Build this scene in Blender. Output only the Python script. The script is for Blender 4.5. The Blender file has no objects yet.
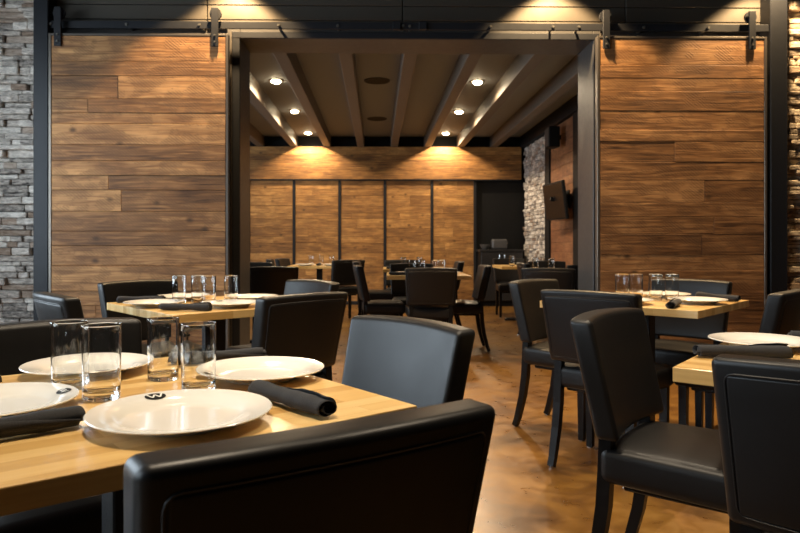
import bpy, bmesh, math, random
from mathutils import Vector, Matrix
random.seed(7)
scene = bpy.context.scene
COL = scene.collection
PI = math.pi

# ------------------------------------------------------------------ camera
YAW = math.radians(1.0)
cam_d = bpy.data.cameras.new('camera'); cam = bpy.data.objects.new('camera', cam_d); COL.objects.link(cam)
cam.location = (0, 0, 1.06); cam.rotation_euler = (PI/2, 0, -YAW)
cam_d.sensor_width = 36; cam_d.lens = 30.15; cam_d.clip_start = 0.02
cam_d.shift_x = 0.0141; cam_d.shift_y = -0.0281
cam_d.dof.use_dof = True; cam_d.dof.focus_distance = 1.7; cam_d.dof.aperture_fstop = 9
scene.camera = cam
# ------------------------------------------------------------------ exposure / world
vs = scene.view_settings
vs.view_transform = 'Standard'; vs.look = 'None'; vs.gamma = 1; vs.use_curve_mapping = False
vs.exposure = 0.0
w = bpy.data.worlds.new('sky'); scene.world = w; w.use_nodes = True
bg = w.node_tree.nodes['Background']; bg.inputs[0].default_value = (0.62, 0.78, 1.0, 1); bg.inputs[1].default_value = 1.2

WARM = (1.0, 0.68, 0.35)
WARM2 = (1.0, 0.82, 0.60)
DAY = (0.84, 0.92, 1.0)
def area(name, loc, rot, sx, sy, power, color):
    l = bpy.data.lights.new(name, 'AREA'); l.shape = 'RECTANGLE'; l.size = sx; l.size_y = sy
    l.energy = power; l.color = color
    o = bpy.data.objects.new(name, l); COL.objects.link(o); o.location = loc; o.rotation_euler = rot
    return o
def spot(name, loc, power, color=WARM, angle=100, blend=0.35, rad=0.03, aim=(0, 0)):
    l = bpy.data.lights.new(name, 'SPOT'); l.energy = power; l.color = color
    l.spot_size = math.radians(angle); l.spot_blend = blend; l.shadow_soft_size = rad
    o = bpy.data.objects.new(name, l); COL.objects.link(o); o.location = loc
    o.rotation_euler = (math.radians(aim[0]), math.radians(aim[1]), 0)
    return o
# daylight standing outside the windows of the left-hand wall, shining in
area('window_daylight', (-3.75, 0.2, 1.75), (0, -PI/2, 0), 2.2, 2.4, 150, DAY)
area('window_daylight', (-3.75, 3.3, 1.75), (0, -PI/2, 0), 2.2, 2.2, 170, DAY)
area('window_daylight', (-4.75, 8.2, 1.75), (0, -PI/2, 0), 2.2, 3.4, 200, DAY)
# lamps in the front room: wall washers close to the partition, then the table downlights
FRONT_WASH = [(-1.12, 4.93, 380), (1.38, 4.93, 380), (3.0, 4.93, 300)]
FRONT_DOWN = [(-0.45, 1.40, 260), (1.2, 1.8, 170), (-0.85, 3.2, 130), (1.35, 3.3, 130), (0.35, 3.0, 60)]
for x, y, p in FRONT_WASH: spot('wall_washer_lamp', (x, y, 3.27), p, WARM, 98, 0.3)
for x, y, p in FRONT_DOWN: spot('table_downlight_lamp', (x, y, 3.2), p, WARM2, 84, 0.5, 0.05)
# lamps in the far room
FAR_LAMPS = [(sx*1.165, y) for sx in (-1, 1) for y in (7.75, 9.5, 11.35)]

# ------------------------------------------------------------------ material helpers
def mat(name):
    m = bpy.data.materials.new(name); m.use_nodes = True
    return m, m.node_tree.nodes, m.node_tree.links, m.node_tree.nodes['Principled BSDF']
def simple(name, col, rough=0.5, metal=0.0, bump=0, bscale=200, coat=0, spec=0.5):
    m, N, L, b = mat(name)
    b.inputs['Base Color'].default_value = (*col, 1); b.inputs['Roughness'].default_value = rough
    b.inputs['Metallic'].default_value = metal; b.inputs['Coat Weight'].default_value = coat
    b.inputs['Specular IOR Level'].default_value = spec
    tc = N.new('ShaderNodeTexCoord'); n = N.new('ShaderNodeTexNoise'); n.inputs['Scale'].default_value = bscale
    L.new(tc.outputs['Object'], n.inputs['Vector'])
    r = N.new('ShaderNodeMapRange'); r.inputs[3].default_value = max(rough-0.06, 0); r.inputs[4].default_value = min(rough+0.06, 1)
    L.new(n.outputs['Fac'], r.inputs[0]); L.new(r.outputs[0], b.inputs['Roughness'])
    if bump:
        bp = N.new('ShaderNodeBump'); bp.inputs['Strength'].default_value = bump; bp.inputs['Distance'].default_value = 0.002
        L.new(n.outputs['Fac'], bp.inputs['Height']); L.new(bp.outputs[0], b.inputs['Normal'])
    return m
def ramp(N, stops):
    r = N.new('ShaderNodeValToRGB'); e = r.color_ramp.elements
    e[0].position, e[0].color = stops[0][0], (*stops[0][1], 1)
    e[1].position, e[1].color = stops[-1][0], (*stops[-1][1], 1)
    for p, c in stops[1:-1]:
        x = e.new(p); x.color = (*c, 1)
    return r
def mth(N, L, op, a, b=None, c=None):
    n = N.new('ShaderNodeMath'); n.operation = op
    for i, v in enumerate((a, b, c)):
        if v is None: continue
        if isinstance(v, (int, float)): n.inputs[i].default_value = v
        else: L.new(v, n.inputs[i])
    return n.outputs[0]
def mixc(N, L, f, a, b, mode='MIX'):
    n = N.new('ShaderNodeMix'); n.data_type = 'RGBA'; n.blend_type = mode
    for s, v in ((n.inputs['Factor'], f), (n.inputs['A'], a), (n.inputs['B'], b)):
        if isinstance(v, (int, float)): s.default_value = v
        elif isinstance(v, tuple): s.default_value = (*v, 1)
        else: L.new(v, s)
    return n.outputs['Result']

def wood_planks(name, dark, mid, light, axis='X', rough=0.62):
    """reclaimed boards; per-board tone and seed come from the face attribute 'seed'"""
    m, N, L, b = mat(name)
    tc = N.new('ShaderNodeTexCoord'); at = N.new('ShaderNodeAttribute'); at.attribute_name = 'seed'
    off = N.new('ShaderNodeVectorMath'); off.operation = 'SCALE'; off.inputs[3].default_value = 37.0
    L.new(at.outputs['Vector'], off.inputs[0])
    add = N.new('ShaderNodeVectorMath'); add.operation = 'ADD'
    L.new(tc.outputs['Object'], add.inputs[0]); L.new(off.outputs[0], add.inputs[1])
    def noise(scl, s, det=4, dist=0.0):
        mp = N.new('ShaderNodeMapping'); mp.inputs['Scale'].default_value = scl if axis == 'X' else (scl[1], scl[0], scl[2])
        L.new(add.outputs[0], mp.inputs[0])
        n = N.new('ShaderNodeTexNoise'); n.inputs['Scale'].default_value = s; n.inputs['Detail'].default_value = det
        n.inputs['Distortion'].default_value = dist; L.new(mp.outputs[0], n.inputs['Vector']); return n.outputs['Fac']
    fine = noise((1, 8, 16), 3.2, 7, 0.8)
    broad = noise((0.8, 1, 2.2), 3.0, 3)
    blot = noise((1, 1, 1.6), 6.5, 4, 0.4)
    c = ramp(N, [(0.25, dark), (0.5, mid), (0.78, light)])
    sep = N.new('ShaderNodeSeparateXYZ'); L.new(at.outputs['Vector'], sep.inputs[0])
    v = mth(N, L, 'MULTIPLY_ADD', fine, 0.75, mth(N, L, 'MULTIPLY', broad, 0.55))
    v = mth(N, L, 'MULTIPLY_ADD', sep.outputs[0], 0.20, v)
    v = mth(N, L, 'SUBTRACT', v, 0.23)
    L.new(v, c.inputs[0])
    # grey weathering per board and in blotches
    g = mth(N, L, 'MULTIPLY', mth(N, L, 'SUBTRACT', blot, 0.42), 1.6); g = mth(N, L, 'MAXIMUM', g, 0.0)
    col = mixc(N, L, mth(N, L, 'MINIMUM', g, 0.6), c.outputs[0], tuple(x*0.55+0.012 for x in mid))
    # circular-saw marks: slanted fine arcs
    mp = N.new('ShaderNodeMapping'); mp.inputs['Rotation'].default_value = (0, 0.9, 0); L.new(add.outputs[0], mp.inputs[0])
    wv = N.new('ShaderNodeTexWave'); wv.inputs['Scale'].default_value = 18; wv.inputs['Distortion'].default_value = 3; wv.inputs['Detail'].default_value = 2
    wv.inputs['Detail Scale'].default_value = 0.6
    L.new(mp.outputs[0], wv.inputs['Vector'])
    sawm = mth(N, L, 'MULTIPLY', wv.outputs['Fac'], mth(N, L, 'GREATER_THAN', blot, 0.5))
    col = mixc(N, L, mth(N, L, 'MULTIPLY', sawm, 0.4), col, tuple(x*0.5 for x in mid))
    # knots
    mk = N.new('ShaderNodeMapping'); mk.inputs['Scale'].default_value = (1, 1, 1.5); L.new(add.outputs[0], mk.inputs[0])
    vo = N.new('ShaderNodeTexVoronoi'); vo.inputs['Scale'].default_value = 3.6; L.new(mk.outputs[0], vo.inputs['Vector'])
    kn = N.new('ShaderNodeMapRange'); kn.inputs[1].default_value = 0.04; kn.inputs[2].default_value = 0.14; kn.inputs[3].default_value = 0.85; kn.inputs[4].default_value = 0
    L.new(vo.outputs['Distance'], kn.inputs[0])
    col = mixc(N, L, kn.outputs[0], col, tuple(x*0.22 for x in mid))
    L.new(col, b.inputs['Base Color']); b.inputs['Roughness'].default_value = rough
    b.inputs['Specular IOR Level'].default_value = 0.35
    bp = N.new('ShaderNodeBump'); bp.inputs['Strength'].default_value = 0.5; bp.inputs['Distance'].default_value = 0.004
    L.new(mth(N, L, 'ADD', fine, mth(N, L, 'MULTIPLY', sawm, 0.3)), bp.inputs['Height']); L.new(bp.outputs[0], b.inputs['Normal'])
    return m

M = {}
M['door_wood'] = wood_planks('reclaimed_board', (0.050, 0.021, 0.008), (0.25, 0.117, 0.042), (0.55, 0.295, 0.115))
M['far_wood'] = wood_planks('amber_board', (0.08, 0.032, 0.009), (0.29, 0.135, 0.038), (0.55, 0.29, 0.09))
M['side_wood'] = wood_planks('side_board', (0.10, 0.035, 0.014), (0.21, 0.085, 0.035), (0.32, 0.15, 0.065), axis='Y')
M['jamb'] = simple('grey_steel_jamb', (0.065, 0.062, 0.060), 0.42, 0.4, 0.1, 25)
M['steel'] = simple('blackened_steel', (0.014, 0.015, 0.018), 0.45, 0.1, 0.08, 30, 0, 0.3)
M['steel_worn'] = simple('worn_steel_edge', (0.16, 0.14, 0.12), 0.35, 0.7, 0.1, 40)
M['bronze'] = simple('dark_bronze_panel', (0.085, 0.074, 0.060), 0.42, 0.5, 0.1, 12)
M['black'] = simple('black_paint', (0.005, 0.005, 0.0055), 0.6, 0, 0, 200, 0, 0.2)
M['black_gloss'] = simple('black_gloss', (0.004, 0.004, 0.005), 0.3, 0, 0, 50, 0, 0.2)
M['dark_wall'] = simple('dark_plaster', (0.035, 0.03, 0.027), 0.7, 0, 0.1, 60)
M['joist'] = simple('stained_joist', (0.11, 0.086, 0.064), 0.55, 0, 0.2, 40)
M['far_ceiling'] = simple('grey_ceiling_board', (0.19, 0.205, 0.225), 0.7, 0, 0.1, 60)
M['bolt'] = simple('bolt_steel', (0.35, 0.33, 0.30), 0.3, 0.9)
M['leg_wood'] = simple('ebonised_wood', (0.006, 0.0057, 0.0057), 0.36, 0, 0.1, 90, 0, 0.22)
M['chrome'] = simple('chrome_glide', (0.7, 0.7, 0.7), 0.2, 1.0)
M['piping'] = simple('black_piping', (0.006, 0.006, 0.006), 0.45)
M['base_metal'] = simple('black_cast_base', (0.012, 0.012, 0.013), 0.5, 0.2, 0.2, 120)
M['porcelain'] = simple('white_porcelain', (0.80, 0.77, 0.70), 0.16, 0, 0, 20, 0.4)
M['logo_black'] = simple('logo_black', (0.006, 0.006, 0.006), 0.6, 0, 0, 20, 0, 0.2)
M['logo_white'] = simple('logo_white', (0.8, 0.78, 0.72), 0.3)
M['counter'] = simple('counter_black', (0.02, 0.02, 0.022), 0.3)
M['appliance'] = simple('grey_appliance', (0.10, 0.10, 0.105), 0.35, 0.4)

def leather(name, col, rough):
    m, N, L, b = mat(name)
    tc = N.new('ShaderNodeTexCoord')
    v = N.new('ShaderNodeTexVoronoi'); v.inputs['Scale'].default_value = 420; v.feature = 'DISTANCE_TO_EDGE'
    n = N.new('ShaderNodeTexNoise'); n.inputs['Scale'].default_value = 7; n.inputs['Detail'].default_value = 3
    L.new(tc.outputs['Object'], v.inputs['Vector']); L.new(tc.outputs['Object'], n.inputs['Vector'])
    b.inputs['Base Color'].default_value = (*col, 1)
    r = N.new('ShaderNodeMapRange'); r.inputs[3].default_value = rough-0.05; r.inputs[4].default_value = rough+0.07
    L.new(n.outputs['Fac'], r.inputs[0]); L.new(r.outputs[0], b.inputs['Roughness'])
    b.inputs['Specular IOR Level'].default_value = 0.30
    bp = N.new('ShaderNodeBump'); bp.inputs['Strength'].default_value = 0.06; bp.inputs['Distance'].default_value = 0.0006
    b2 = N.new('ShaderNodeBump'); b2.inputs['Strength'].default_value = 0.25; b2.inputs['Distance'].default_value = 0.004
    L.new(v.outputs['Distance'], bp.inputs['Height']); L.new(n.outputs['Fac'], b2.inputs['Height'])
    L.new(bp.outputs[0], b2.inputs['Normal']); L.new(b2.outputs[0], b.inputs['Normal'])
    return m
M['leather'] = leather('black_leather', (0.009, 0.0083, 0.008), 0.40)

def cloth():
    m, N, L, b = mat('charcoal_linen')
    tc = N.new('ShaderNodeTexCoord')
    w1 = N.new('ShaderNodeTexNoise'); w1.inputs['Scale'].default_value = 600; L.new(tc.outputs['Object'], w1.inputs['Vector'])
    n = N.new('ShaderNodeTexNoise'); n.inputs['Scale'].default_value = 30; L.new(tc.outputs['Object'], n.inputs['Vector'])
    c = ramp(N, [(0.3, (0.012, 0.012, 0.013)), (0.7, (0.03, 0.029, 0.03))]); L.new(w1.outputs['Fac'], c.inputs[0]); L.new(c.outputs[0], b.inputs['Base Color'])
    b.inputs['Roughness'].default_value = 0.95; b.inputs['Sheen Weight'].default_value = 0.04
    bp = N.new('ShaderNodeBump'); bp.inputs['Strength'].default_value = 0.5; bp.inputs['Distance'].default_value = 0.0015
    L.new(mth(N, L, 'ADD', mth(N, L, 'MULTIPLY', w1.outputs['Fac'], 0.4), n.outputs['Fac']), bp.inputs['Height']); L.new(bp.outputs[0], b.inputs['Normal'])
    return m
M['cloth'] = cloth()

def butcher():
    m, N, L, b = mat('butcher_block_maple')
    tc = N.new('ShaderNodeTexCoord')
    br = N.new('ShaderNodeTexBrick'); br.inputs['Scale'].default_value = 1.0
    br.inputs['Brick Width'].default_value = 0.31; br.inputs['Row Height'].default_value = 0.042
    br.inputs['Mortar Size'].default_value = 0.0006; br.offset = 0.37; br.inputs['Bias'].default_value = 0.0
    br.inputs['Color1'].default_value = (0, 0, 0, 1); br.inputs['Color2'].default_value = (1, 1, 1, 1); br.inputs['Mortar'].default_value = (0.2, 0.2, 0.2, 1)
    L.new(tc.outputs['Object'], br.inputs['Vector'])
    mp = N.new('ShaderNodeMapping'); mp.inputs['Scale'].default_value = (2, 30, 30); L.new(tc.outputs['Object'], mp.inputs[0])
    n = N.new('ShaderNodeTexNoise'); n.inputs['Scale'].default_value = 3; n.inputs['Detail'].default_value = 5; n.inputs['Distortion'].default_value = 0.5
    L.new(mp.outputs[0], n.inputs['Vector'])
    n2 = N.new('ShaderNodeTexNoise'); n2.inputs['Scale'].default_value = 7; L.new(tc.outputs['Object'], n2.inputs['Vector'])
    v = mth(N, L, 'MULTIPLY_ADD', br.outputs['Color'], 0.5, mth(N, L, 'MULTIPLY', n.outputs['Fac'], 0.35))
    v = mth(N, L, 'MULTIPLY_ADD', n2.outputs['Fac'], 0.3, v); v = mth(N, L, 'SUBTRACT', v, 0.05)
    c = ramp(N, [(0.2, (0.50, 0.275, 0.078)), (0.5, (0.70, 0.44, 0.155)), (0.8, (0.82, 0.59, 0.27))])
    L.new(v, c.inputs[0]); L.new(c.outputs[0], b.inputs['Base Color'])
    b.inputs['Roughness'].default_value = 0.3; b.inputs['Coat Weight'].default_value = 0.25; b.inputs['Coat Roughness'].default_value = 0.15
    return m
M['butcher'] = butcher()

def stone(name, tint):
    m, N, L, b = mat(name)
    tc = N.new('ShaderNodeTexCoord'); at = N.new('ShaderNodeAttribute'); at.attribute_name = 'seed'
    sep = N.new('ShaderNodeSeparateXYZ'); L.new(at.outputs['Vector'], sep.inputs[0])
    mp = N.new('ShaderNodeMapping'); mp.inputs['Scale'].default_value = (1, 1, 3); L.new(tc.outputs['Object'], mp.inputs[0])
    n = N.new('ShaderNodeTexNoise'); n.inputs['Scale'].default_value = 17; n.inputs['Detail'].default_value = 7; n.inputs['Roughness'].default_value = 0.72
    L.new(mp.outputs[0], n.inputs['Vector'])
    v = mth(N, L, 'MULTIPLY_ADD', sep.outputs[0], 0.38, mth(N, L, 'MULTIPLY', n.outputs['Fac'], 1.5))
    v = mth(N, L, 'SUBTRACT', v, 0.42)
    c = ramp(N, [(0.15, (0.05*tint[0], 0.05*tint[1], 0.052*tint[2])), (0.45, (0.46*tint[0], 0.44*tint[1], 0.42*tint[2])), (0.85, (0.97*tint[0], 0.97*tint[1], 0.95*tint[2]))])
    L.new(v, c.inputs[0])
    rust = mth(N, L, 'GREATER_THAN', sep.outputs[1], 0.86)
    col = mixc(N, L, mth(N, L, 'MULTIPLY', rust, 0.55), c.outputs[0], (0.30, 0.17, 0.09))
    L.new(col, b.inputs['Base Color']); b.inputs['Roughness'].default_value = 0.85
    bp = N.new('ShaderNodeBump'); bp.inputs['Strength'].default_value = 1; bp.inputs['Distance'].default_value = 0.03
    L.new(n.outputs['Fac'], bp.inputs['Height']); L.new(bp.outputs[0], b.inputs['Normal'])
    return m
M['stone'] = stone('stacked_ledge_stone', (1.08, 1, 0.92))
M['stone_warm'] = stone('stacked_ledge_stone_tan', (1.0, 0.86, 0.68))

def floor_mat():
    m, N, L, b = mat('stained_concrete')
    tc = N.new('ShaderNodeTexCoord')
    def nz(s, det, dist, scl=(1, 1, 1)):
        mp = N.new('ShaderNodeMapping'); mp.inputs['Scale'].default_value = scl; L.new(tc.outputs['Object'], mp.inputs[0])
        n = N.new('ShaderNodeTexNoise'); n.inputs['Scale'].default_value = s; n.inputs['Detail'].default_value = det; n.inputs['Distortion'].default_value = dist
        L.new(mp.outputs[0], n.inputs['Vector']); return n.outputs['Fac']
    a = nz(3.0, 5, 0.9); c2 = nz(12, 4, 0.6); d = nz(0.8, 3, 0.5)
    v = mth(N, L, 'MULTIPLY_ADD', a, 0.5, mth(N, L, 'MULTIPLY', c2, 0.22)); v = mth(N, L, 'MULTIPLY_ADD', d, 0.28, v)
    c = ramp(N, [(0.36, (0.065, 0.029, 0.008)), (0.45, (0.125, 0.057, 0.012)), (0.54, (0.185, 0.090, 0.018)), (0.66, (0.26, 0.138, 0.032))])
    L.new(v, c.inputs[0]); L.new(c.outputs[0], b.inputs['Base Color'])
    r = N.new('ShaderNodeMapRange'); r.inputs[3].default_value = 0.16; r.inputs[4].default_value = 0.5
    L.new(c2, r.inputs[0]); L.new(r.outputs[0], b.inputs['Roughness'])
    b.inputs['Coat Weight'].default_value = 0.2; b.inputs['Coat Roughness'].default_value = 0.2
    return m
M['floor'] = floor_mat()

def glass_mat(name, rough=0.0):
    m, N, L, b = mat(name)
    b.inputs['Transmission Weight'].default_value = 1; b.inputs['Roughness'].default_value = rough
    b.inputs['IOR'].default_value = 1.5; b.inputs['Base Color'].default_value = (0.97, 0.98, 0.98, 1)
    return m
M['glass'] = glass_mat('clear_glass')
def pane_mat():
    m, N, L, b = mat('window_pane')
    t = N.new('ShaderNodeBsdfTransparent'); t.inputs[0].default_value = (0.92, 0.95, 0.96, 1); g = N.new('ShaderNodeBsdfGlossy'); g.inputs['Roughness'].default_value = 0.02
    mx = N.new('ShaderNodeMixShader'); mx.inputs[0].default_value = 0.08
    L.new(t.outputs[0], mx.inputs[1]); L.new(g.outputs[0], mx.inputs[2]); L.new(mx.outputs[0], N['Material Output'].inputs['Surface'])
    return m
M['pane'] = pane_mat()
def emit_mat(name, col, s):
    m, N, L, b = mat(name); b.inputs['Emission Color'].default_value = (*col, 1); b.inputs['Emission Strength'].default_value = s
    return m
M['lens'] = emit_mat('lamp_lens', (1.0, 0.78, 0.48), 60)

# ------------------------------------------------------------------ mesh helpers
def new_bm(): return bmesh.new()
def obj(name, bm, m, parent=None, smooth=False, loc=None):
    me = bpy.data.meshes.new(name); bmesh.ops.recalc_face_normals(bm, faces=bm.faces[:]); bm.to_mesh(me); bm.free()
    if m: me.materials.append(M[m] if isinstance(m, str) else m)
    if smooth: me.shade_smooth(); me.set_sharp_from_angle(angle=math.radians(38))
    o = bpy.data.objects.new(name, me); COL.objects.link(o)
    if parent: o.parent = parent
    if loc: o.location = loc
    return o
def thing(name, label, cat, loc=(0, 0, 0), rz=0.0, group=None):
    o = bpy.data.objects.new(name, None); COL.objects.link(o); o.empty_display_size = 0.1
    o.location = loc; o.rotation_euler = (0, 0, rz); o['label'] = label; o['category'] = cat
    if group: o['group'] = group
    return o
def tag(o, label, cat, group=None):
    o['label'] = label; o['category'] = cat
    if group: o['group'] = group
    return o
def struct(o, label=None):
    o['kind'] = 'structure'
    if label: o['label'] = label; 
    return o
def box(bm, x0, x1, y0, y1, z0, z1, bev=0.0, seg=2, mat4=None):
    r = bmesh.ops.create_cube(bm, size=1)
    vs_ = r['verts']
    for v in vs_:
        v.co = Vector(((v.co.x+.5)*(x1-x0)+x0, (v.co.y+.5)*(y1-y0)+y0, (v.co.z+.5)*(z1-z0)+z0))
    if bev:
        es = {e for v in vs_ for e in v.link_edges}
        r2 = bmesh.ops.bevel(bm, geom=list(es), offset=bev, segments=seg, affect='EDGES', profile=0.5)
        vs_ = list({v for f in r2['faces'] for v in f.verts} | {v for v in vs_ if v.is_valid})
    if mat4: 
        for v in vs_: v.co = mat4 @ v.co
    return vs_
def pad(bm, hx, hy, hz, r, nx=10, ny=3, nz=8, c=(0, 0, 0), deform=None):
    """rounded cushion box"""
    def axis(h, n):
        k = [-h, -h+r*0.3, -h+r*0.7, -h+r]
        k += [(-h+r)+(2*(h-r))*i/n for i in range(1, n)]
        k += [h-r, h-r*0.7, h-r*0.3, h]
        return k
    ax = (axis(hx, nx), axis(hy, ny), axis(hz, nz)); H = (hx, hy, hz); cache = {}
    def V(p):
        key = tuple(round(v, 6) for v in p)
        if key not in cache:
            q = Vector([max(-H[i]+r, min(H[i]-r, p[i])) for i in range(3)]); d = Vector(p)-q
            co = q+d.normalized()*r if d.length > 1e-9 else Vector(p)
            co += Vector(c)
            if deform: co = deform(co)
            cache[key] = bm.verts.new(co)
        return cache[key]
    for a in range(3):
        u, v_ = [(1, 2), (0, 2), (0, 1)][a]
        for s in (-H[a], H[a]):
            for i in range(len(ax[u])-1):
                for j in range(len(ax[v_])-1):
                    q = []
                    for (ii, jj) in ((i, j), (i+1, j), (i+1, j+1), (i, j+1)):
                        p = [0, 0, 0]; p[a] = s; p[u] = ax[u][ii]; p[v_] = ax[v_][jj]; q.append(V(p))
                    try: bm.faces.new(q)
                    except ValueError: pass
def sweep_sq(bm, pts, sizes, ax=(1, 0, 0)):
    """square-section bar along points"""
    rings = []
    for i, p in enumerate(pts):
        p = Vector(p); a = Vector(pts[max(i-1, 0)]); b = Vector(pts[min(i+1, len(pts)-1)])
        t = (b-a).normalized(); u = Vector(ax); u = (u-t*u.dot(t)).normalized(); v = t.cross(u)
        s = sizes[i]/2
        rings.append([bm.verts.new(p+u*s*c1+v*s*c2) for c1, c2 in ((-1, -1), (1, -1), (1, 1), (-1, 1))])
    for a, b in zip(rings, rings[1:]):
        for k in range(4): bm.faces.new((a[k], a[(k+1) % 4], b[(k+1) % 4], b[k]))
    bm.faces.new(rings[0]); bm.faces.new(rings[-1])
def tube(bm, pts, r, n=6, closed=False):
    rings = []; N_ = len(pts); pts = [Vector(p) for p in pts]
    for i, p in enumerate(pts):
        a = pts[(i-1) % N_] if closed or i > 0 else p; b = pts[(i+1) % N_] if closed or i < N_-1 else p
        t = (b-a).normalized(); u = t.orthogonal() if i == 0 else (pu - t*pu.dot(t)); u.normalize(); pu = u; v = t.cross(u)
        rings.append([bm.verts.new(p+(u*math.cos(2*PI*k/n)+v*math.sin(2*PI*k/n))*r) for k in range(n)])
    for i in range(N_ if closed else N_-1):
        a, b = rings[i], rings[(i+1) % N_]
        for k in range(n): bm.faces.new((a[k], a[(k+1) % n], b[(k+1) % n], b[k]))
    if not closed: bm.faces.new(rings[0]); bm.faces.new(rings[-1])
def lathe(bm, prof, n=40, c=(0, 0, 0)):
    c = Vector(c); rings = []
    for r, z in prof:
        if r < 1e-6: rings.append([bm.verts.new(c+Vector((0, 0, z)))])
        else: rings.append([bm.verts.new(c+Vector((r*math.cos(2*PI*k/n), r*math.sin(2*PI*k/n), z))) for k in range(n)])
    for a, b in zip(rings, rings[1:]):
        if len(a) == 1 and len(b) == 1: continue
        for k in range(n):
            k2 = (k+1) % n
            if len(a) == 1: bm.faces.new((a[0], b[k], b[k2]))
            elif len(b) == 1: bm.faces.new((a[k], b[0], a[k2]))
            else: bm.faces.new((a[k], b[k], b[k2], a[k2]))
def planks(name, x0, x1, z0, z1, y0, y1, m, widths, parent=None, joint=0.45, rng=None, axis='X'):
    """horizontal boards filling a rectangle, each board with its own seed; axis Y: wall along Y at x=y0..y1"""
    rng = rng or random
    bm = new_bm(); lay = bm.faces.layers.float_vector.new('seed')
    z = z1; i = 0
    while z > z0+0.005:
        h = widths[i % len(widths)]; i += 1; zb = max(z-h, z0)
        if zb-z0 < 0.04: zb = z0
        cuts = [x0, x1]
        if rng.random() < joint: cuts = [x0, x0+(x1-x0)*rng.uniform(0.2, 0.8), x1]
        for a, b in zip(cuts, cuts[1:]):
            old = set(bm.faces); sd = (rng.random(), rng.random(), rng.random()); dy = rng.uniform(0, 0.003)
            if axis == 'X': box(bm, a+0.0008, b-0.0008, y0-dy, y1, zb+0.0012, z-0.0012, 0.002, 1)
            else: box(bm, y0-dy, y1, a+0.0008, b-0.0008, zb+0.0012, z-0.0012, 0.002, 1)
            for f in bm.faces:
                if f not in old: f[lay] = sd
        z = zb
    me = bpy.data.meshes.new(name); bm.to_mesh(me); bm.free(); me.materials.append(M[m])
    o = bpy.data.objects.new(name, me); COL.objects.link(o)
    if parent: o.parent = parent
    return o
def ledge(name, u0, u1, z0, z1, base, out, m, axis='X', rng=None, hmin=0.028, hmax=0.062, lmin=0.06, lmax=0.26):
    """stacked stone; 'out' is the sign of the side the stones face (along Y, or along X for axis='Y')"""
    rng = rng or random
    bm = new_bm(); lay = bm.faces.layers.float_vector.new('seed')
    z = z0
    while z < z1-0.01:
        h = rng.uniform(hmin, hmax); zt = min(z+h, z1); u = u0-rng.uniform(0, 0.1)
        while u < u1:
            l = rng.uniform(lmin, lmax); a, b = max(u, u0), min(u+l, u1); u += l
            if b-a < 0.01: continue
            old = set(bm.faces); p = rng.uniform(0.03, 0.075); lo, hi = sorted((base, base+out*p))
            zz = zt-rng.uniform(0.001, 0.004)
            bev = min(0.007, (zz-z)*0.3, (b-a)*0.3)
            if axis == 'X': vv = box(bm, a+0.001, b-0.001, lo, hi, z+0.001, zz, bev, 1)
            else: vv = box(bm, lo, hi, a+0.001, b-0.001, z+0.001, zz, bev, 1)
            sd = (rng.random(), rng.random(), rng.random())
            for f in bm.faces:
                if f not in old: f[lay] = sd
            tilt = rng.uniform(-0.012, 0.012)
            for v in vv:
                k = 1 if axis == 'X' else 0
                if abs(v.co[k]-base) > 0.02:
                    v.co[k] += out*(tilt*(v.co[1-k]-(a+b)/2)/(b-a+1e-6)*1.5 + rng.uniform(-0.002, 0.002))
        z = zt
    me = bpy.data.meshes.new(name); bm.to_mesh(me); bm.free(); me.materials.append(M[m])
    o = bpy.data.objects.new(name, me); COL.objects.link(o)
    return o
def copy_tree(o, parent=None):
    c = o.copy(); COL.objects.link(c)
    if parent: c.parent = parent
    for ch in KIDS.get(o.name, []): copy_tree(ch, c)
    return c
KIDS = {}
def reg(root):
    """remember children (by name) so copies need no scene update"""
    for o in list(COL.objects):
        if o.parent: KIDS.setdefault(o.parent.name, [])
    for o in list(COL.objects):
        if o.parent and o not in KIDS[o.parent.name]: KIDS[o.parent.name].append(o)

# ------------------------------------------------------------------ the setting
YP0, YP1 = 5.25, 5.60           # partition between the rooms
YF = 11.8                       # far wall
OX0, OX1, OZ = -1.062, 1.693, 2.655   # opening
XL, XR, YB, ZC = -3.5, 4.3, -2.6, 3.3
b = new_bm(); box(b, XL-1.3, XR+0.1, YB-0.1, YF+0.3, -0.1, 0); struct(obj('floor', b, 'floor'))
b = new_bm(); box(b, XL, XR, YB, YP0, ZC, ZC+0.1); struct(obj('ceiling', b, 'black'))
b = new_bm(); box(b, XL-1.2, 2.75, YP1, YF+0.1, 2.95, 3.05); struct(obj('ceiling', b, 'far_ceiling'))
b = new_bm()
box(b, XL, OX0-0.1, YP0, YP1, 0, ZC); box(b, OX1+0.06, XR, YP0, YP1, 0, ZC); box(b, OX0-0.1, OX1+0.06, YP0, YP1, OZ+0.08, ZC)
struct(obj('wall_partition', b, 'dark_wall'))
b = new_bm(); box(b, XR, XR+0.1, YB, YP1, 0, ZC); struct(obj('wall_right', b, 'dark_wall'))
b = new_bm(); box(b, XL, XR, YB-0.1, YB, 0, ZC); struct(obj('wall_behind', b, 'dark_wall'))
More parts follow.
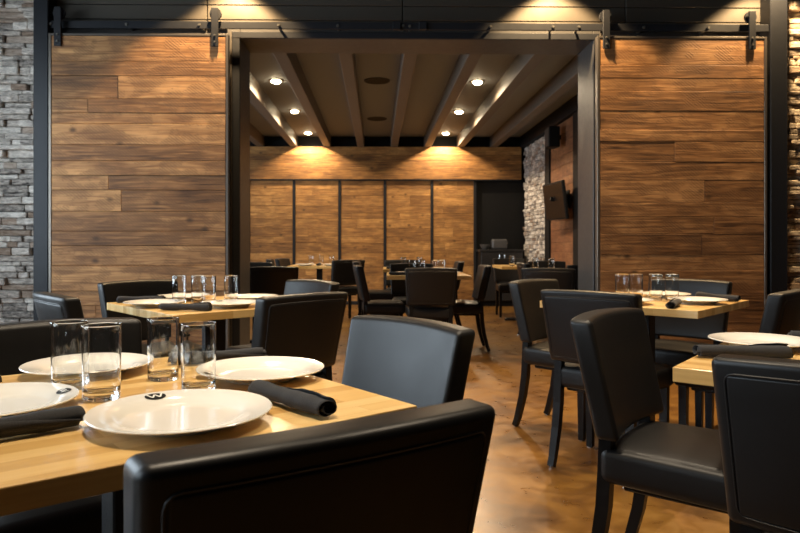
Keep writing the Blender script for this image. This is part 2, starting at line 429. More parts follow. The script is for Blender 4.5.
# left walls with window openings
def window_wall(x, y0, y1, zt, wins, n0):
    b = new_bm(); ys = y0
    for a, c in wins:
        box(b, x-0.15, x, ys, a, 0, zt); box(b, x-0.15, x, a, c, 0, 0.6); box(b, x-0.15, x, a, c, 2.7, zt); ys = c
    box(b, x-0.15, x, ys, y1, 0, zt); struct(obj('wall_left', b, 'dark_wall'))
    for k, (a, c) in enumerate(wins):
        f = new_bm()
        for yy in (a, (a+c)/2-0.02, c-0.04): box(f, x-0.12, x-0.04, yy, yy+0.04, 0.6, 2.7)
        for zz in (0.6, 1.9, 2.66): box(f, x-0.115, x-0.045, a, c, zz, zz+0.04)
        wo = struct(obj('window_%d' % (n0+k), f, 'black'))
        g = new_bm(); box(g, x-0.083, x-0.077, a+0.02, c-0.02, 0.62, 2.68); obj('window_pane', g, 'pane', wo)
window_wall(XL, YB, YP0, ZC, [(-1.0, 1.4), (2.2, 4.4)], 1)
window_wall(XL-1.1, YP1, YF, 2.95, [(6.4, 9.9)], 3)
b = new_bm(); box(b, XL-1.25, XL, YP1-0.1, YP1, 0, 3.0); struct(obj('wall_return', b, 'dark_wall'))

# steel liner of the opening
b = new_bm()
box(b, OX0-0.10, OX0, YP0-0.03, YP1+0.02, 0, OZ+0.08, 0.004, 1)
box(b, OX1, OX1+0.06, YP0-0.03, YP1+0.02, 0, OZ+0.08, 0.004, 1)
box(b, OX0, OX1, YP0-0.03, YP1+0.02, OZ, OZ+0.08, 0.004, 1)
struct(obj('trim_1', b, 'jamb'), 'blackened steel jamb and head lining the wide opening')
b = new_bm()
box(b, OX0-0.075, OX0-0.062, YP0-0.045, YP0-0.028, 0, OZ+0.05); box(b, OX1+0.045, OX1+0.058, YP0-0.045, YP0-0.028, 0, OZ+0.05)
struct(obj('trim_2', b, 'steel_worn'))
b = new_bm()
box(b, OX0-0.061, OX0-0.002, YP0-0.04, YP0-0.028, 0, OZ+0.05, 0.002, 1); box(b, OX1+0.002, OX1+0.044, YP0-0.04, YP0-0.028, 0, OZ+0.05, 0.002, 1)
box(b, OX0-0.061, OX1+0.044, YP0-0.042, YP0-0.028, OZ+0.002, OZ+0.05, 0.002, 1)
struct(obj('trim_9', b, 'steel'))
# bronze panels above the doors
b = new_bm()
for k, (z0, z1) in enumerate([(2.735, 2.800), (2.806, 2.915), (2.921, 3.08), (3.086, 3.298)]):
    for x0, x1 in ((-2.6, -1.32), (-1.315, 0.2), (0.205, 1.95), (1.955, 3.15)):
        box(b, x0, x1-0.003, YP0-0.02, YP0, z0, z1, 0.003, 1)
struct(obj('trim_3', b, 'bronze'), 'dark bronze metal panels above the sliding doors')
# corner posts
for k, (x0, x1) in enumerate(((-2.59, -2.477), (3.02, 3.155))):
    b = new_bm(); box(b, x0, x1, YP0-0.16, YP0, 0, 3.29, 0.006, 1)
    box(b, x0-0.004, x1+0.004, YP0-0.164, YP0, 0, 0.12, 0.003, 1)
    struct(obj('trim_%d' % (4+k), b, 'steel'))
rs = random.Random(3)
struct(ledge('wall_stone_left', XL, -2.60, 0, 3.0, YP0, -1, 'stone', rng=rs), 'grey stacked stone beside the left door')
b = new_bm(); box(b, XL, -2.60, YP0-0.08, YP0, 3.0, 3.29); struct(obj('trim_6', b, 'black'))
struct(ledge('wall_stone_right', 3.165, XR, 0, 3.29, YP0, -1, 'stone_warm', rng=rs), 'tan stacked stone beside the right door')

# far wall: header boards, panels, strips
rw = random.Random(5)
b = new_bm(); box(b, XL-1.1, 2.75, YF, YF+0.2, 0, 2.95); struct(obj('wall_far', b, 'black'))
struct(planks('wall_far_header', -4.6, 2.53, 2.19, 2.76, YF-0.10, YF, 'far_wood', [0.14, 0.10, 0.17, 0.12], rng=rw))
pxs = [-4.6, -3.83, -3.04, -2.24, -1.45, -0.655, 0.14, 0.965, 1.72]
for k in range(8):
    struct(planks('wall_far_panel', pxs[k]+0.025, pxs[k+1]-0.025, 0.06, 2.17, YF-0.06, YF, 'far_wood', [0.15, 0.11, 0.18, 0.13, 0.10, 0.16], rng=rw, joint=0.3))
b = new_bm()
for x in pxs[1:]: box(b, x-0.024, x+0.024, YF-0.075, YF, 0, 2.18, 0.003, 1)
box(b, -4.6, 1.74, YF-0.075, YF, 0, 0.058, 0.003, 1); box(b, -4.6, 2.5, YF-0.105, YF-0.0, 2.172, 2.188, 0.002, 1)
struct(obj('trim_7', b, 'steel'), 'dark steel strips between the far timber panels')
# right side wall of the far room
XS = 2.56
b = new_bm(); box(b, XS+0.06, XS+0.2, YP1, YF+0.1, 0, 2.95); struct(obj('wall_right_far', b, 'dark_wall'))
struct(ledge('wall_stone_far', 10.08, 11.69, 0, 2.74, XS+0.07, -1, 'stone', axis='Y', rng=rs, hmin=0.035, hmax=0.07, lmin=0.06, lmax=0.2))
struct(ledge('wall_stone_far', 7.0, 8.38, 0, 2.74, XS+0.07, -1, 'stone', axis='Y', rng=rs, hmin=0.035, hmax=0.07))
struct(planks('wall_far_side_boards', 8.62, 9.82, 0.0, 2.74, XS, XS+0.06, 'side_wood', [0.16, 0.12, 0.18, 0.14], rng=rw, axis='Y'))
b = new_bm()
for y0, y1 in ((9.82, 10.07), (8.38, 8.62), (6.76, 7.0)): box(b, XS-0.03, XS+0.06, y0, y1, 0, 2.75, 0.004, 1)
box(b, XS-0.05, XS+0.06, YP1, YF-0.1, 2.745, 2.94)
struct(obj('trim_8', b, 'black'))
# joists of the far room
for k in range(-5, 5):
    x = 0.30+0.583*k if k else 0.30
    b = new_bm(); box(b, x-0.06, x+0.06, YP1+0.001, YF-0.001, 2.757, 2.949, 0.004, 1)
    struct(obj('trim_%d' % (14+k), b, 'joist'))

# ------------------------------------------------------------------ sliding doors and their track
def barn_door(x0, x1, label, hangers, seed, widths):
    y0, y1 = 5.075, 5.125; zt = 2.645
    t = thing('sliding_barn_door', label, 'door', ((x0+x1)/2, (y0+y1)/2, 0.0))
    cx, cy = (x0+x1)/2, (y0+y1)/2
    p = planks('plank_panel', x0-cx+0.022, x1-cx-0.022, 0.05, zt-0.018, y0-cy+0.004, y1-cy-0.004, 'door_wood', widths, t, joint=0.2, rng=random.Random(seed))
    b = new_bm(); hx = (x1-x0)/2; hy = (y1-y0)/2
    box(b, -hx, -hx+0.02, -hy, hy, 0.03, zt, 0.002, 1); box(b, hx-0.02, hx, -hy, hy, 0.03, zt, 0.002, 1)
    box(b, -hx+0.02, hx-0.02, -hy, hy, zt-0.016, zt, 0.002, 1); box(b, -hx+0.02, hx-0.02, -hy, hy, 0.03, 0.048, 0.002, 1)
    obj('door_frame', b, 'steel_worn', t)
    for h in hangers:
        b = new_bm(); box(b, h-cx-0.027, h-cx+0.027, -hy-0.014, -hy-0.001, 2.545, 2.84, 0.003, 1)
        ho = obj('hanger_strap', b, 'steel', t)
        for zz in (2.58, 2.63):
            b = new_bm(); bmesh.ops.create_cone(b, cap_ends=True, segments=12, radius1=0.009, radius2=0.007, depth=0.01, matrix=Matrix.Translation((h-cx, -hy-0.018, zz)) @ Matrix.Rotation(PI/2, 4, 'X'))
            obj('bolt', b, 'bolt', ho)
        b = new_bm(); bmesh.ops.create_cone(b, cap_ends=True, segments=24, radius1=0.045, radius2=0.045, depth=0.02, matrix=Matrix.Translation((h-cx, -hy+0.02, 2.80)) @ Matrix.Rotation(PI/2, 4, 'X'))
        obj('roller_wheel', b, 'steel', ho)
    return t
barn_door(-2.468, -1.122, 'tall brown timber sliding door at left of the opening', (-2.395, -1.222), 11,
          [0.19, 0.11, 0.17, 0.11, 0.08, 0.16, 0.12, 0.11, 0.11, 0.16, 0.15, 0.11, 0.15])
barn_door(1.678, 2.985, 'amber timber sliding door at right of the opening', (1.745, 2.865), 12,
          [0.20, 0.10, 0.10, 0.15, 0.145, 0.09, 0.155, 0.14, 0.17, 0.11, 0.13, 0.16, 0.12])
t = thing('door_track', 'long black flat steel rail above both sliding doors', 'rail', (0.25, 5.17, 2.725))
b = new_bm(); box(b, -2.78, 2.86, -0.055, -0.041, -0.028, 0.028, 0.003, 1); obj('rail_bar', b, 'steel', t)
for x in (-2.72, -2.15, -1.6, -1.0, -0.55, -0.05, 0.0, 0.62, 1.1, 1.3, 1.8, 2.3, 2.8):
    b = new_bm(); bmesh.ops.create_cone(b, cap_ends=True, segments=12, radius1=0.012, radius2=0.009, depth=0.012, matrix=Matrix.Translation((x, -0.06, 0.0)) @ Matrix.Rotation(PI/2, 4, 'X'))
    box(b, x-0.008, x+0.008, -0.041, 0.08, -0.008, 0.008)
    obj('bolt', b, 'bolt', t)
for x in (-0.1, 0.1):
    b = new_bm(); box(b, x-0.03, x+0.03, -0.075, -0.03, -0.03, 0.03, 0.003, 1); obj('door_stop', b, 'steel', t)

# ------------------------------------------------------------------ lamps and fittings
labels = {(-1, 0): 'glowing ceiling lamp nearest the viewer in the left joist bay', (-1, 1): 'glowing middle ceiling lamp of three in the left joist bay',
          (-1, 2): 'glowing ceiling lamp by the far wall in the left joist bay', (1, 0): 'glowing ceiling lamp nearest the viewer in the right joist bay',
          (1, 1): 'glowing middle ceiling lamp of three in the right joist bay', (1, 2): 'glowing ceiling lamp by the far wall in the right joist bay'}
for i, (x, y) in enumerate(FAR_LAMPS):
    t = thing('recessed_ceiling_lamp', labels[(-1 if i < 3 else 1, i % 3)], 'ceiling lamp', (x, y, 2.95), 0, 'lamps between the far ceiling joists')
    b = new_bm(); lathe(b, [(0.055, 0), (0.085, 0), (0.085, -0.006), (0.055, -0.012), (0.055, 0)], 28); obj('trim_ring', b, 'steel_worn', t, True)
    b = new_bm(); lathe(b, [(0, -0.004), (0.056, -0.004), (0.054, -0.02), (0.04, -0.034), (0.02, -0.040), (0, -0.042)], 28); obj('lamp_lens', b, 'lens', t, True)
    s = spot('lamp_light', (0, 0, -0.06), 130 if i % 3 == 2 else 100, (1.0, 0.78, 0.52), 165, 0.5, 0.03); s.parent = t
for y, lab in ((7.75, 'round dark ceiling speaker nearer the opening'), (10.1, 'round dark ceiling speaker nearer the far wall')):
    t = thing('ceiling_speaker', lab, 'speaker', (0.0, y, 2.95), 0, 'ceiling speakers in the middle joist bay')
    b = new_bm(); lathe(b, [(0, -0.008), (0.13, -0.008), (0.132, 0.0), (0, 0)], 36); obj('grille', b, 'black', t, True)
    b = new_bm(); lathe(b, [(0.133, 0), (0.15, 0), (0.149, -0.008), (0.133, -0.012), (0.133, 0)], 36); obj('rim', b, 'dark_wall', t, True)
for k, (x, y, p) in enumerate(FRONT_WASH+FRONT_DOWN):
    b = new_bm(); lathe(b, [(0.06, 0), (0.09, 0), (0.09, -0.008), (0.06, -0.014), (0.06, 0)], 24)
    struct(obj('trim_%d' % (30+k), b, 'black', None, True, (x, y, ZC)))
# television on the side wall
t = thing('television', 'black flat television angled off the far side wall', 'television', (2.545, 8.95, 1.66), 0)
mt = Matrix.Translation((0.06, 0, 0)) @ Matrix.Rotation(math.radians(3), 4, 'Z') @ Matrix.Rotation(math.radians(-7), 4, 'Y')
b = new_bm(); box(b, -0.24, -0.20, -0.42, 0.42, -0.25, 0.25, 0.006, 2, mt); obj('cabinet', b, 'black', t)
b = new_bm(); box(b, -0.243, -0.2405, -0.40, 0.40, -0.23, 0.23, 0, 1, mt); obj('screen', b, 'black_gloss', t)
b = new_bm(); box(b, -0.22, 0.02, -0.03, 0.03, -0.03, 0.03); box(b, 0.0, 0.02, -0.1, 0.1, -0.12, 0.12); obj('wall_bracket', b, 'black', t)
t = thing('wall_speaker', 'small black box speaker high on the far side wall', 'speaker', (2.50, 9.15, 2.52), 0)
b = new_bm(); box(b, -0.17, -0.02, -0.12, 0.12, -0.14, 0.14, 0.012, 2); obj('cabinet', b, 'black', t)
b = new_bm(); box(b, -0.176, -0.171, -0.1, 0.1, -0.12, 0.12, 0.002, 1); obj('grille', b, 'dark_wall', t)
b = new_bm(); box(b, -0.02, 0.02, -0.03, 0.03, -0.03, 0.03); obj('bracket', b, 'black', t)
# service cabinet in the dark niche
t = thing('service_cabinet', 'black base cabinet with two bar handles in the far niche', 'cabinet', (2.12, 11.55, 0))
b = new_bm(); box(b, -0.36, 0.36, -0.2, 0.2, 0.08, 0.93, 0.004, 1); box(b, -0.34, 0.34, -0.16, 0.2, 0, 0.08); obj('body', b, 'black', t)
b = new_bm(); box(b, -0.38, 0.38, -0.225, 0.2, 0.932, 0.965, 0.004, 1); obj('countertop', b, 'counter', t)
for s in (-1, 1):
    b = new_bm(); box(b, min(0.004*s, 0.352*s), max(0.004*s, 0.352*s), -0.22, -0.202, 0.1, 0.92, 0.003, 1); d = obj('door', b, 'counter', t)
    b = new_bm(); tube(b, [(0.045*s, -0.222, 0.72), (0.045*s, -0.245, 0.73), (0.045*s, -0.245, 0.88), (0.045*s, -0.222, 0.89)], 0.008, 8); obj('handle', b, 'chrome', d, True)
t = thing('toaster', 'small dark grey toaster on the far cabinet top', 'toaster', (2.10, 11.5, 0.966))
b = new_bm(); pad(b, 0.13, 0.08, 0.085, 0.03, 4, 3, 4, (0, 0, 0.092)); obj('body', b, 'appliance', t, True)
b = new_bm(); box(b, -0.09, 0.09, -0.03, -0.015, 0.174, 0.18); box(b, -0.09, 0.09, 0.015, 0.03, 0.174, 0.18); obj('slot', b, 'black', t)
b = new_bm(); box(b, 0.132, 0.15, -0.015, 0.015, 0.1, 0.12, 0.003, 1); obj('lever', b, 'chrome', t)
t = thing('bowl', 'dark round bowl left of the toaster', 'bowl', (1.86, 11.5, 0.966))
b = new_bm(); lathe(b, [(0, 0.0), (0.04, 0), (0.08, 0.05), (0.09, 0.09), (0.084, 0.09), (0.074, 0.052), (0.036, 0.008), (0, 0.008)], 28); o = obj('bowl_body', b, 'appliance', t, True)

# ------------------------------------------------------------------ furniture
# furniture lines were paced out from the viewer's spot on an axis turned by one degree
cY, sY = math.cos(YAW), math.sin(YAW)
def P(x, z): return (x*cY+z*sY, z*cY-x*sY)
def heading(dx, dz):
    a, b_ = P(dx, dz); return math.atan2(-a, b_)

BW, BZ0, BZ1 = 0.238, 0.50, 0.848
def dback_s(v):
    tz = max(min((v.z-BZ0)/(BZ1-BZ0), 1), 0); x = v.x*(0.93+0.07*tz); u = v.x/BW
    return Vector((x, v.y+0.075*(1-tz)+0.03*u*u, v.z-0.007*u*u*tz))
def make_chair():
    t = thing('dining_chair', '', 'chair', (0, 0, 0), 0, 'black leather dining chairs')
    b = new_bm(); hz = (BZ1-BZ0)/2
    pad(b, BW, 0.035, hz, 0.016, 12, 3, 9, (0, 0, BZ0+hz), dback_s); obj('backrest', b, 'leather', t, True)
    b = new_bm(); pad(b, BW-0.028, 0.006, hz-0.030, 0.005, 12, 2, 8, (0, -0.0315, BZ0+hz-0.004), dback_s); obj('back_panel', b, 'leather', t, True)
    b = new_bm()
    def loop(hx, h2, y, r=0.018, cz=0):
        pts = []
        for cx, cz_, a0 in ((hx-r, h2-r, 0), (-hx+r, h2-r, 90), (-hx+r, -h2+r, 180), (hx-r, -h2+r, 270)):
            for k in range(4):
                a = math.radians(a0+30*k); pts.append((cx+r*math.cos(a), cz_+r*math.sin(a)))
        out = []
        for i in range(len(pts)):
            p, q = pts[i], pts[(i+1) % len(pts)]; n = max(1, int(math.dist(p, q)/0.04))
            for k in range(n): out.append(dback_s(Vector((p[0]+(q[0]-p[0])*k/n, y, BZ0+hz+cz+p[1]+(q[1]-p[1])*k/n))))
        return out
    tube(b, loop(BW-0.025, hz-0.027, -0.0355, cz=-0.004), 0.0020, 6, True); tube(b, loop(BW-0.009, hz-0.009, 0.0265), 0.0022, 6, True)
    obj('piping', b, 'piping', t, True)
    # seat
    def dseat(v):
        u = v.x/0.22; w_ = (v.y-0.275)/0.21
        top = 0.018*(1-u*u)*(1-w_*w_) if v.z > 0.43 else 0
        return Vector((v.x*(0.95+0.05*w_), v.y, v.z+top))
    b = new_bm(); pad(b, 0.228, 0.205, 0.052, 0.028, 10, 10, 2, (0, 0.275, 0.424), dseat); obj('seat', b, 'leather', t, True)
    b = new_bm(); box(b, -0.165, 0.165, 0.13, 0.41, 0.352, 0.371, 0.004, 1); obj('seat_frame', b, 'leg_wood', t)
    for s in (-1, 1):
        b = new_bm(); sweep_sq(b, [(s*0.175, 0.078, 0.62), (s*0.178, 0.088, 0.50), (s*0.180, 0.086, 0.40), (s*0.180, 0.080, 0.30), (s*0.180, 0.062, 0.18), (s*0.180, 0.028, 0.05), (s*0.180, 0.012, 0.006)],
                               [0.026, 0.036, 0.038, 0.038, 0.036, 0.032, 0.030]); l = obj('leg', b, 'leg_wood', t)
        b = new_bm(); lathe(b, [(0, 0), (0.014, 0), (0.014, 0.008), (0, 0.008)], 10, (s*0.180, 0.012, 0)); obj('glide', b, 'chrome', l)
        b = new_bm(); sweep_sq(b, [(s*0.19, 0.435, 0.375), (s*0.19, 0.435, 0.2), (s*0.19, 0.435, 0.006)], [0.038, 0.036, 0.030]); l = obj('leg', b, 'leg_wood', t)
        b = new_bm(); lathe(b, [(0, 0), (0.014, 0), (0.014, 0.008), (0, 0.008)], 10, (s*0.19, 0.435, 0)); obj('glide', b, 'chrome', l)
    return t
chair0 = make_chair(); reg(chair0); used = []
def chair(x, z, dx, dz, label, twist=0.0):
    c = chair0 if not used else copy_tree(chair0); used.append(c)
    px, py = P(x, z); c.location = (px, py, 0); c.rotation_euler = (0, 0, heading(dx, dz)+math.radians(twist)); c['label'] = label
    return c

TS, TH = 0.80, 0.76
def make_table():
    t = thing('dining_table', '', 'table', (0, 0, 0), 0, 'butcher block dining tables')
    b = new_bm(); box(b, -TS/2, TS/2, -TS/2, TS/2, TH-0.036, TH, 0.002, 2); obj('tabletop', b, 'butcher', t)
    b = new_bm(); box(b, -0.04, 0.04, -0.04, 0.04, 0.035, TH-0.046, 0.004, 1); obj('column', b, 'base_metal', t)
    b = new_bm(); lathe(b, [(0, TH-0.046), (0.13, TH-0.046), (0.17, TH-0.0365), (0, TH-0.0365)], 28); obj('mounting_plate', b, 'base_metal', t)
    b = new_bm()
    for a in (0, 90):
        mm = Matrix.Rotation(math.radians(a), 4, 'Z'); box(b, -0.29, 0.29, -0.035, 0.035, 0.006 if a else 0.005, 0.034 if a else 0.033, 0.008, 2, mm)
    for a in range(4):
        lathe(b, [(0, 0), (0.018, 0), (0.018, 0.01), (0, 0.01)], 10, (0.27*math.cos(a*PI/2), 0.27*math.sin(a*PI/2), 0))
    obj('cross_base', b, 'base_metal', t)
    return t
table0 = make_table(); reg(table0); tused = []
def table(x, z, dx, dz, label, sx=1.0):
    c = table0 if not tused else copy_tree(table0); tused.append(c)
    px, py = P(x, z); c.location = (px, py, 0); c.rotation_euler = (0, 0, heading(dx, dz)); c['label'] = label
    return c

def make_plate():
    t = thing('dinner_plate', '', 'plate', (0, 0, 0), 0, 'white dinner plates')
    S_ = 0.955; prof = [(0, 0.0035), (0.075, 0.0035), (0.078, 0), (0.084, 0), (0.088, 0.004), (0.105, 0.0125), (0.130, 0.0185), (0.1475, 0.0215), (0.1485, 0.0232), (0.147, 0.0245),
            (0.130, 0.0222), (0.106, 0.0165), (0.098, 0.0115), (0.090, 0.0085), (0.07, 0.0078), (0, 0.0078)]; prof = [(a*S_, z) for a, z in prof]
    b = new_bm(); lathe(b, prof, 72); obj('plate_body', b, 'porcelain', t, True)
    # oval badge on the rim (+Y), lying on the sloping rim
    def rimz(r):
        r = r/S_
        for (r0, z0), (r1, z1) in (((0.106, 0.0165), (0.130, 0.0222)), ((0.130, 0.0222), (0.147, 0.0245))):
            if r <= r1: return z0+(z1-z0)*(r-r0)/(r1-r0)
        return 0.0245
    b = new_bm(); rx, ry, cy = 0.0180, 0.0130, 0.1185; n = 28; vt = []
    c = b.verts.new((0, cy, rimz(cy)+0.0009))
    for q in range(1, 7):
        vt.append([b.verts.new((q/6*rx*math.cos(2*PI*k/n), cy+q/6*ry*math.sin(2*PI*k/n), rimz(math.hypot(q/6*rx*math.cos(2*PI*k/n), cy+q/6*ry*math.sin(2*PI*k/n)))+0.0009)) for k in range(n)])
    for k in range(n):
        b.faces.new((c, vt[0][k], vt[0][(k+1) % n]))
        for q in range(5): b.faces.new((vt[q][k], vt[q+1][k], vt[q+1][(k+1) % n], vt[q][(k+1) % n]))
    lo = obj('logo_badge', b, 'logo_black', t)
    b = new_bm(); wp = [(-0.0125, 0.0060), (-0.0062, -0.0062), (0, 0.0050), (0.0062, -0.0062), (0.0125, 0.0060)]
    for (x0, y0), (x1, y1) in zip(wp, wp[1:]):
        w_ = 0.0017; q = []
        for x, y in ((x0-w_, y0), (x0+w_, y0), (x1+w_, y1), (x1-w_, y1)):
            q.append(b.verts.new((x, cy+y, rimz(math.hypot(x, cy+y))+0.0019)))
        b.faces.new(q)
    obj('letter_w', b, 'logo_white', lo)
    return t
plate0 = make_plate(); reg(plate0); pused = []
def plate(x, z, dx, dz, label):
    c = plate0 if not pused else copy_tree(plate0); pused.append(c)
    px, py = P(x, z); c.scale = (1, 1, 1); c.location = (px, py, TH+0.0003); c.rotation_euler = (0, 0, heading(dx, dz)); c['label'] = label
    return c

def make_glass():
    b = new_bm()
    prof = [(0, 0.0), (0.030, 0.0), (0.0325, 0.002), (0.0335, 0.006), (0.0337, 0.02), (0.0343, 0.06), (0.0352, 0.12), (0.0355, 0.1378), (0.0354, 0.1388), (0.0350, 0.1395), (0.0345, 0.1395), (0.0341, 0.1388), (0.0340, 0.1378), (0.0337, 0.12), (0.0328, 0.06), (0.0322, 0.026), (0.0317, 0.020), (0.0300, 0.0165), (0.026, 0.0150), (0.0, 0.0148)]
    lathe(b, prof, 48); o = obj('tumbler_glass', b, 'glass', None, True)
    return tag(o, '', 'glass', 'clear tumblers')
glass0 = make_glass(); gused = []
def glass(x, z, label, s=1.0):
    c = glass0 if not gused else glass0.copy()
    if gused: COL.objects.link(c)
    gused.append(c); px, py = P(x, z); c.location = (px, py, TH+0.0003); c.scale = (s, s, s); c['label'] = label
    return c

def make_napkin(seed, L_=0.23):
    rng = random.Random(seed); b = new_bm(); nl = 26; turns = 2.6; nt = 54; th = 0.0011
    ph = [rng.uniform(0, 6.28) for _ in range(4)]
    def prof(s):
        w_ = 1+0.07*math.sin(3.1*s*PI+ph[0])+0.03*math.sin(9*s*PI+ph[1])
        end = turns*2*PI + 0.2 + 1.7*s
        rows = []
        for k in range(nt+1):
            f = k/nt; a = f*end; r = (0.0035+0.0187*(a/(turns*2*PI+1.7)))*w_*(1+0.03*math.sin(2*a+ph[2]+3*s))
            rows.append((a, r))
        return rows
    O, I = [], []
    for i in range(nl+1):
        s = i/nl; x = (s-0.5)*L_; ro, ri = [], []
        for a, r in prof(s):
            sk = 0.006*math.sin(a*0.5+ph[3]) * (1 if i in (0, nl) else 0.4)
            y, z = math.cos(a+2.2)*r*1.12, math.sin(a+2.2)*r*0.88
            y2, z2 = math.cos(a+2.2)*(r-th)*1.12, math.sin(a+2.2)*(r-th)*0.88
            ro.append(b.verts.new((x+sk, y, z))); ri.append(b.verts.new((x+sk, y2, z2)))
        O.append(ro); I.append(ri)
    for i in range(nl):
        for k in range(nt):
            b.faces.new((O[i][k], O[i+1][k], O[i+1][k+1], O[i][k+1])); b.faces.new((I[i][k], I[i][k+1], I[i+1][k+1], I[i+1][k]))
        b.faces.new((O[i][0], I[i][0], I[i+1][0], O[i+1][0])); b.faces.new((O[i][nt], O[i+1][nt], I[i+1][nt], I[i][nt]))
    for i in (0, nl):
        for k in range(nt): b.faces.new((O[i][k], O[i][k+1], I[i][k+1], I[i][k]))
    zm = min(v.co.z for v in b.verts)
    for v in b.verts: v.co.z -= zm
    me = bpy.data.meshes.new('rolled_napkin'); bmesh.ops.recalc_face_normals(b, faces=b.faces[:]); b.to_mesh(me); b.free(); me.materials.append(M['cloth']); me.shade_smooth()
    return me
NAP = [make_napkin(21), make_napkin(22), make_napkin(23)]; nk = [0]
def napkin(x0, z0, x1, z1, label, z_extra=0.0):
    me = NAP[nk[0] % 3]; nk[0] += 1
    o = bpy.data.objects.new('rolled_napkin', me); COL.objects.link(o)
    a, b_ = P(x0, z0), P(x1, z1)
    o.location = ((a[0]+b_[0])/2, (a[1]+b_[1])/2, TH+0.0005+z_extra); o.rotation_euler = (0, 0, math.atan2(b_[1]-a[1], b_[0]-a[0]))
    return tag(o, label, 'napkin', 'rolled charcoal napkins')

def add(a, *kv):
    x, z = a
    for k, v in kv: x += k*v[0]; z += k*v[1]
    return x, z
# --- front left table (T1)
e1, e2 = (-0.783, -0.622), (-0.622, 0.783); A = (0.053, 1.246)
c = add(A, (0.4, e1), (0.4, e2)); table(*c, *e2, 'light butcher block table nearest the viewer, at lower left')
chair(-0.048, 0.782, *e2, 'black leather chair seen from behind, nearest the viewer at bottom centre', -5)
chair(0.078, 1.90, *e1, 'black leather chair with plain front, right of the nearest table', 0)
chair(*add(A, (0.4, e1), (1.1, e2)), 0.622, -0.783, 'black leather chair behind the nearest table, cut by the left picture edge')
chair(*add(A, (1.12, e1), (0.4, e2)), 0.783, 0.622, 'black leather chair at the left end of the nearest table, mostly out of view')
plate(-0.348, 1.125, *e2, 'whole white plate nearest the viewer, lettered oval badge showing').scale = (1.06, 1.06, 1.0)
plate(-0.287, 1.505, *e1, 'white plate by the right edge of the nearest table')
plate(-0.70, 1.56, 0.622, -0.783, 'white plate behind two glasses at far left of the nearest table')
plate(-0.708, 1.195, 0.783, 0.622, 'white plate cut off by the left picture edge')
glass(-0.662, 1.388, 'leftmost clear tumbler on the nearest table')
glass(-0.557, 1.300, 'clear tumbler in front of the leftmost one, nearest the viewer', 1.03)
glass(-0.500, 1.485, 'clear tumbler third from left on the nearest table', 0.97)
glass(-0.386, 1.360, 'rightmost clear tumbler on the nearest table')
napkin(-0.258, 1.318, -0.105, 1.150, 'charcoal rolled napkin at the front right corner of the nearest table')
napkin(-0.510, 1.105, -0.680, 0.950, 'charcoal rolled napkin lying left of the nearest whole plate')
napkin(-0.830, 1.400, -0.98, 1.26, 'charcoal rolled napkin at the left picture edge behind the cut plate')
napkin(-0.335, 1.725, -0.52, 1.64, 'charcoal rolled napkin behind the rightmost tumbler of the nearest table')
# --- right front table (T2)
e1, e2 = (0.783, -0.622), (0.622, 0.783); B = (0.692, 1.634)
c = add(B, (0.4, e1), (0.4, e2)); table(*c, *e2, 'butcher block table cut off by the right picture edge')
chair(*add(B, (0.39, e1), (-0.30, e2)), *e2, 'black leather chair seen from behind at lower right corner')
chair(*add(B, (-0.325, e1), (0.38, e2)), *e1, 'black leather chair with its seat in full view, right foreground')
plate(1.085, 1.95, *e1, 'white plate on the table at the right picture edge')
napkin(0.815, 1.775, 1.045, 1.750, 'charcoal rolled napkin in front of the plate at right picture edge')
napkin(1.25, 2.07, 1.40, 1.92, 'greyish rolled napkin behind the plate at the right picture edge')
# --- right rear table (T3)
eR, eL = (0.68, 0.733), (-0.733, 0.68); C_ = (1.385, 3.0); nR, nL = (-0.68, -0.733), (0.733, -0.68)
cc = add(C_, (0.4, eL), (0.4, eR)); table(*cc, *eR, 'butcher block table in front of the right sliding door')
chair(*add(C_, (0.39, eL), (-0.30, eR)), *eR, 'black leather chair seen from behind, left of the right rear table')
chair(*add(C_, (1.1, eL), (0.4, eR)), *nL, 'black leather chair beside the opening, with its side turned, second row right')
chair(*add(C_, (0.4, eL), (1.1, eR)), *nR, 'black leather chair backed against the right sliding door')
chair(*add(C_, (-0.3, eL), (0.4, eR)), *eL, 'black leather chair at the right picture edge before the black post')
plate(*add(cc, (-0.265, eL)), *eL, 'white plate at the near right side of the right rear table')
plate(*add(cc, (-0.265, eR)), *eR, 'white plate at the near left side of the right rear table')
plate(*add(cc, (0.265, eR)), *nR, 'white plate at the far right side of the right rear table')
for x, z, l in ((1.245, 3.575, 'leftmost'), (1.325, 3.59, 'second from left'), (1.425, 3.575, 'third from left'), (1.507, 3.565, 'rightmost')):
    glass(x, z, 'clear tumbler on the right rear table, %s of four' % l)
napkin(1.30, 3.09, 1.42, 3.29, 'charcoal rolled napkin at the near corner of the right rear table')
napkin(1.81, 3.46, 1.69, 3.66, 'charcoal rolled napkin at the right corner of the right rear table')
# --- left rear table (T4)
eR, eL = (0.75, 0.661), (-0.661, 0.75); nR, nL = (-0.75, -0.661), (0.661, -0.75); D = (-0.89, 2.83)
D = (-0.915, 2.83); cc = add(D, (0.4, eL), (0.4, eR)); table(*cc, *eL, 'butcher block table in front of the left sliding door')
chair(-1.49, 3.95, *nL, 'black leather chair backed toward the left sliding door, behind the left rear table', 8)
chair(*add(D, (0.4, eL), (-0.38, eR)), *eR, 'black leather chair beside the left stone wall, only its top showing')
chair(*add(D, (0.46, eR), (-0.345, eL)), *eL, 'black leather chair seen from behind, right of the left rear table', 6)
D = (-0.89, 2.83); cc = (-0.93, 3.40); chair(-0.43, 3.965, *nR, 'black leather chair with grey top peeking over the chair right of left rear table')
plate(*add(cc, (-0.265, eR)), *eR, 'white plate at the near left side of the left rear table')
plate(*add(cc, (-0.265, eL)), *eL, 'white plate at the near right side of the left rear table')
plate(*add(cc, (0.265, eL)), *nL, 'white plate at the far left side of the left rear table')
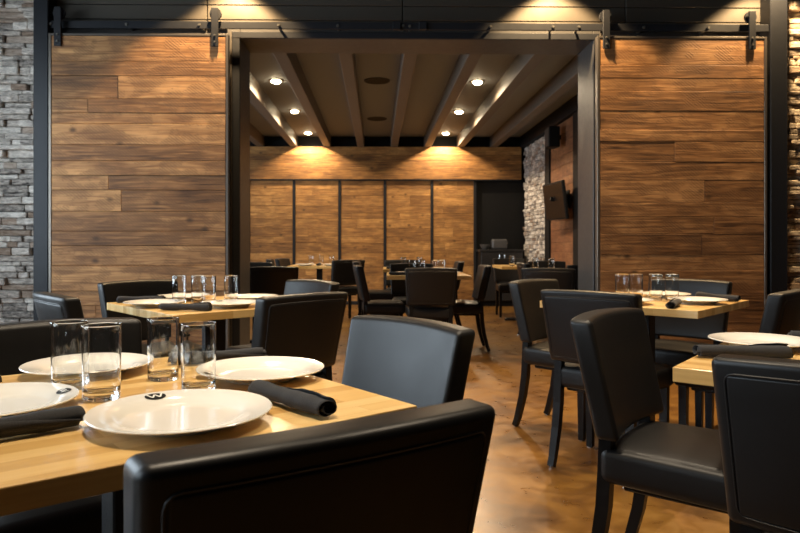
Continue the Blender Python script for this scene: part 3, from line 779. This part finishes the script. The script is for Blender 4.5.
plate(*add(cc, (0.265, eR)), *nR, 'white plate at the far right side of the left rear table')
for x, z, l in ((-1.07, 3.42, 'leftmost'), (-0.975, 3.43, 'second from left'), (-0.905, 3.37, 'third from left'), (-0.80, 3.40, 'rightmost')):
    glass(x, z, 'clear tumbler on the left rear table, %s of four' % l)
napkin(-1.00, 3.02, -0.83, 3.00, 'charcoal rolled napkin between the two near plates of left rear table')
napkin(-1.36, 3.42, -1.17, 3.43, 'charcoal rolled napkin by the left corner of the left rear table')
napkin(-0.62, 3.40, -0.50, 3.28, 'charcoal rolled napkin beside the chair right of the left rear table')
# --- far room
table(0.38, 6.70, 0, 1, 'butcher block table in the middle of the opening, with the nearer front edge')
chair(0.385, 6.03, 0, 1, 'black chair seen squarely from behind in the middle of the opening')
chair(-0.33, 6.75, 1, 0.02, 'black chair at the left side of the middle table, seen edge on', 4)
chair(1.00, 6.78, -1, -0.1, 'black chair at the right side of the middle table, shiny side lit blue', -6)
chair(0.25, 7.50, 0, -1, 'black chair behind the middle table, facing the viewer')
plate(0.2, 6.60, 0, 1, 'white plate at left on the middle table of the opening'); plate(0.58, 6.62, 0, 1, 'white plate at right on the middle table of the opening')
for x, z, l in ((0.24, 6.83, 'leftmost'), (0.34, 6.90, 'second'), (0.47, 6.84, 'third'), (0.55, 6.92, 'rightmost')):
    glass(x, z, 'clear tumbler on the middle table of the opening, %s' % l)
napkin(0.02, 6.42, 0.22, 6.40, 'dark rolled napkin at the front left corner of the middle table')
table(0.33, 8.35, 0, 1, 'butcher block table directly behind the middle table')
chair(-0.42, 8.3, 1, 0, 'black chair left of the second middle table, just behind the edge-on chair')
chair(0.90, 8.3, -1, 0, 'black chair right of the second middle table, against the timber panels')
chair(0.18, 9.15, 0, -1, 'black chair beyond the second middle table, by the far wall')
for x, z, l in ((0.18, 8.2, 'left'), (0.38, 8.25, 'right')): glass(x, z, 'clear tumbler on the second middle table, %s of two' % l)
napkin(-0.02, 8.05, 0.20, 8.04, 'dark rolled napkin on the left front of the second middle table')
table(-0.98, 9.50, 0, 1, 'small far table against the panels, left of centre, with three glasses')
chair(-0.53, 9.05, -0.45, 0.9, 'black chair at the right of the far left table, seen from behind')
chair(-1.70, 9.45, 1, 0.1, 'black chair with blue lit back at the left of the far left table')
chair(-1.62, 10.02, 1, -0.2, 'black chair behind the blue lit chair at the far left table')
for x, z, l in ((-1.10, 9.5, 'left'), (-0.96, 9.52, 'middle'), (-0.81, 9.5, 'right')): glass(x, z, 'clear tumbler on the far left table, %s of three' % l)
plate(-1.15, 9.25, 0, 1, 'white plate on the left of the far left table'); plate(-0.78, 9.25, 0, 1, 'white plate on the right of the far left table')
napkin(-0.97, 9.16, -0.96, 9.36, 'dark rolled napkin between plates on the far left table')
table(-1.62, 7.15, 0, 1, 'table mostly hidden behind the left steel jamb')
chair(-1.09, 6.32, -0.1, 1, 'black chair just inside the opening by the left jamb, seen from behind')
chair(-1.60, 7.92, 0, -1, 'black chair whose corner peeks past the left jamb')
table(2.03, 7.65, 0, 1, 'table by the right stone wall, partly behind the right jamb')
chair(1.50, 7.62, 1, 0, 'black chair left of the right far table, seen from the side')
chair(2.08, 6.90, 0, 1, 'black chair partly behind the right steel jamb, seen from behind')
chair(1.98, 8.45, 0, -1, 'black chair behind the table by the right stone wall')
chair(1.42, 5.98, 0.3, 1, 'black chair with grey lit top just inside the opening at right')
glass(1.80, 7.42, 'clear tumbler on the table partly behind the right jamb'); glass(1.72, 7.85, 'clear tumbler at the left end of the table by the right jamb')
plate(2.06, 7.5, 0, 1, 'white plate on the table partly behind the right jamb')
table(1.90, 9.30, 0, 1, 'farthest table by the dark niche at right')
chair(1.80, 10.08, 0, -1, 'black chair at the farthest table in front of the dark niche')
glass(1.66, 9.02, 'clear tumbler on the farthest table by the dark niche')
plate(1.88, 9.1, 0, 1, 'white plate on the farthest table by the dark niche')
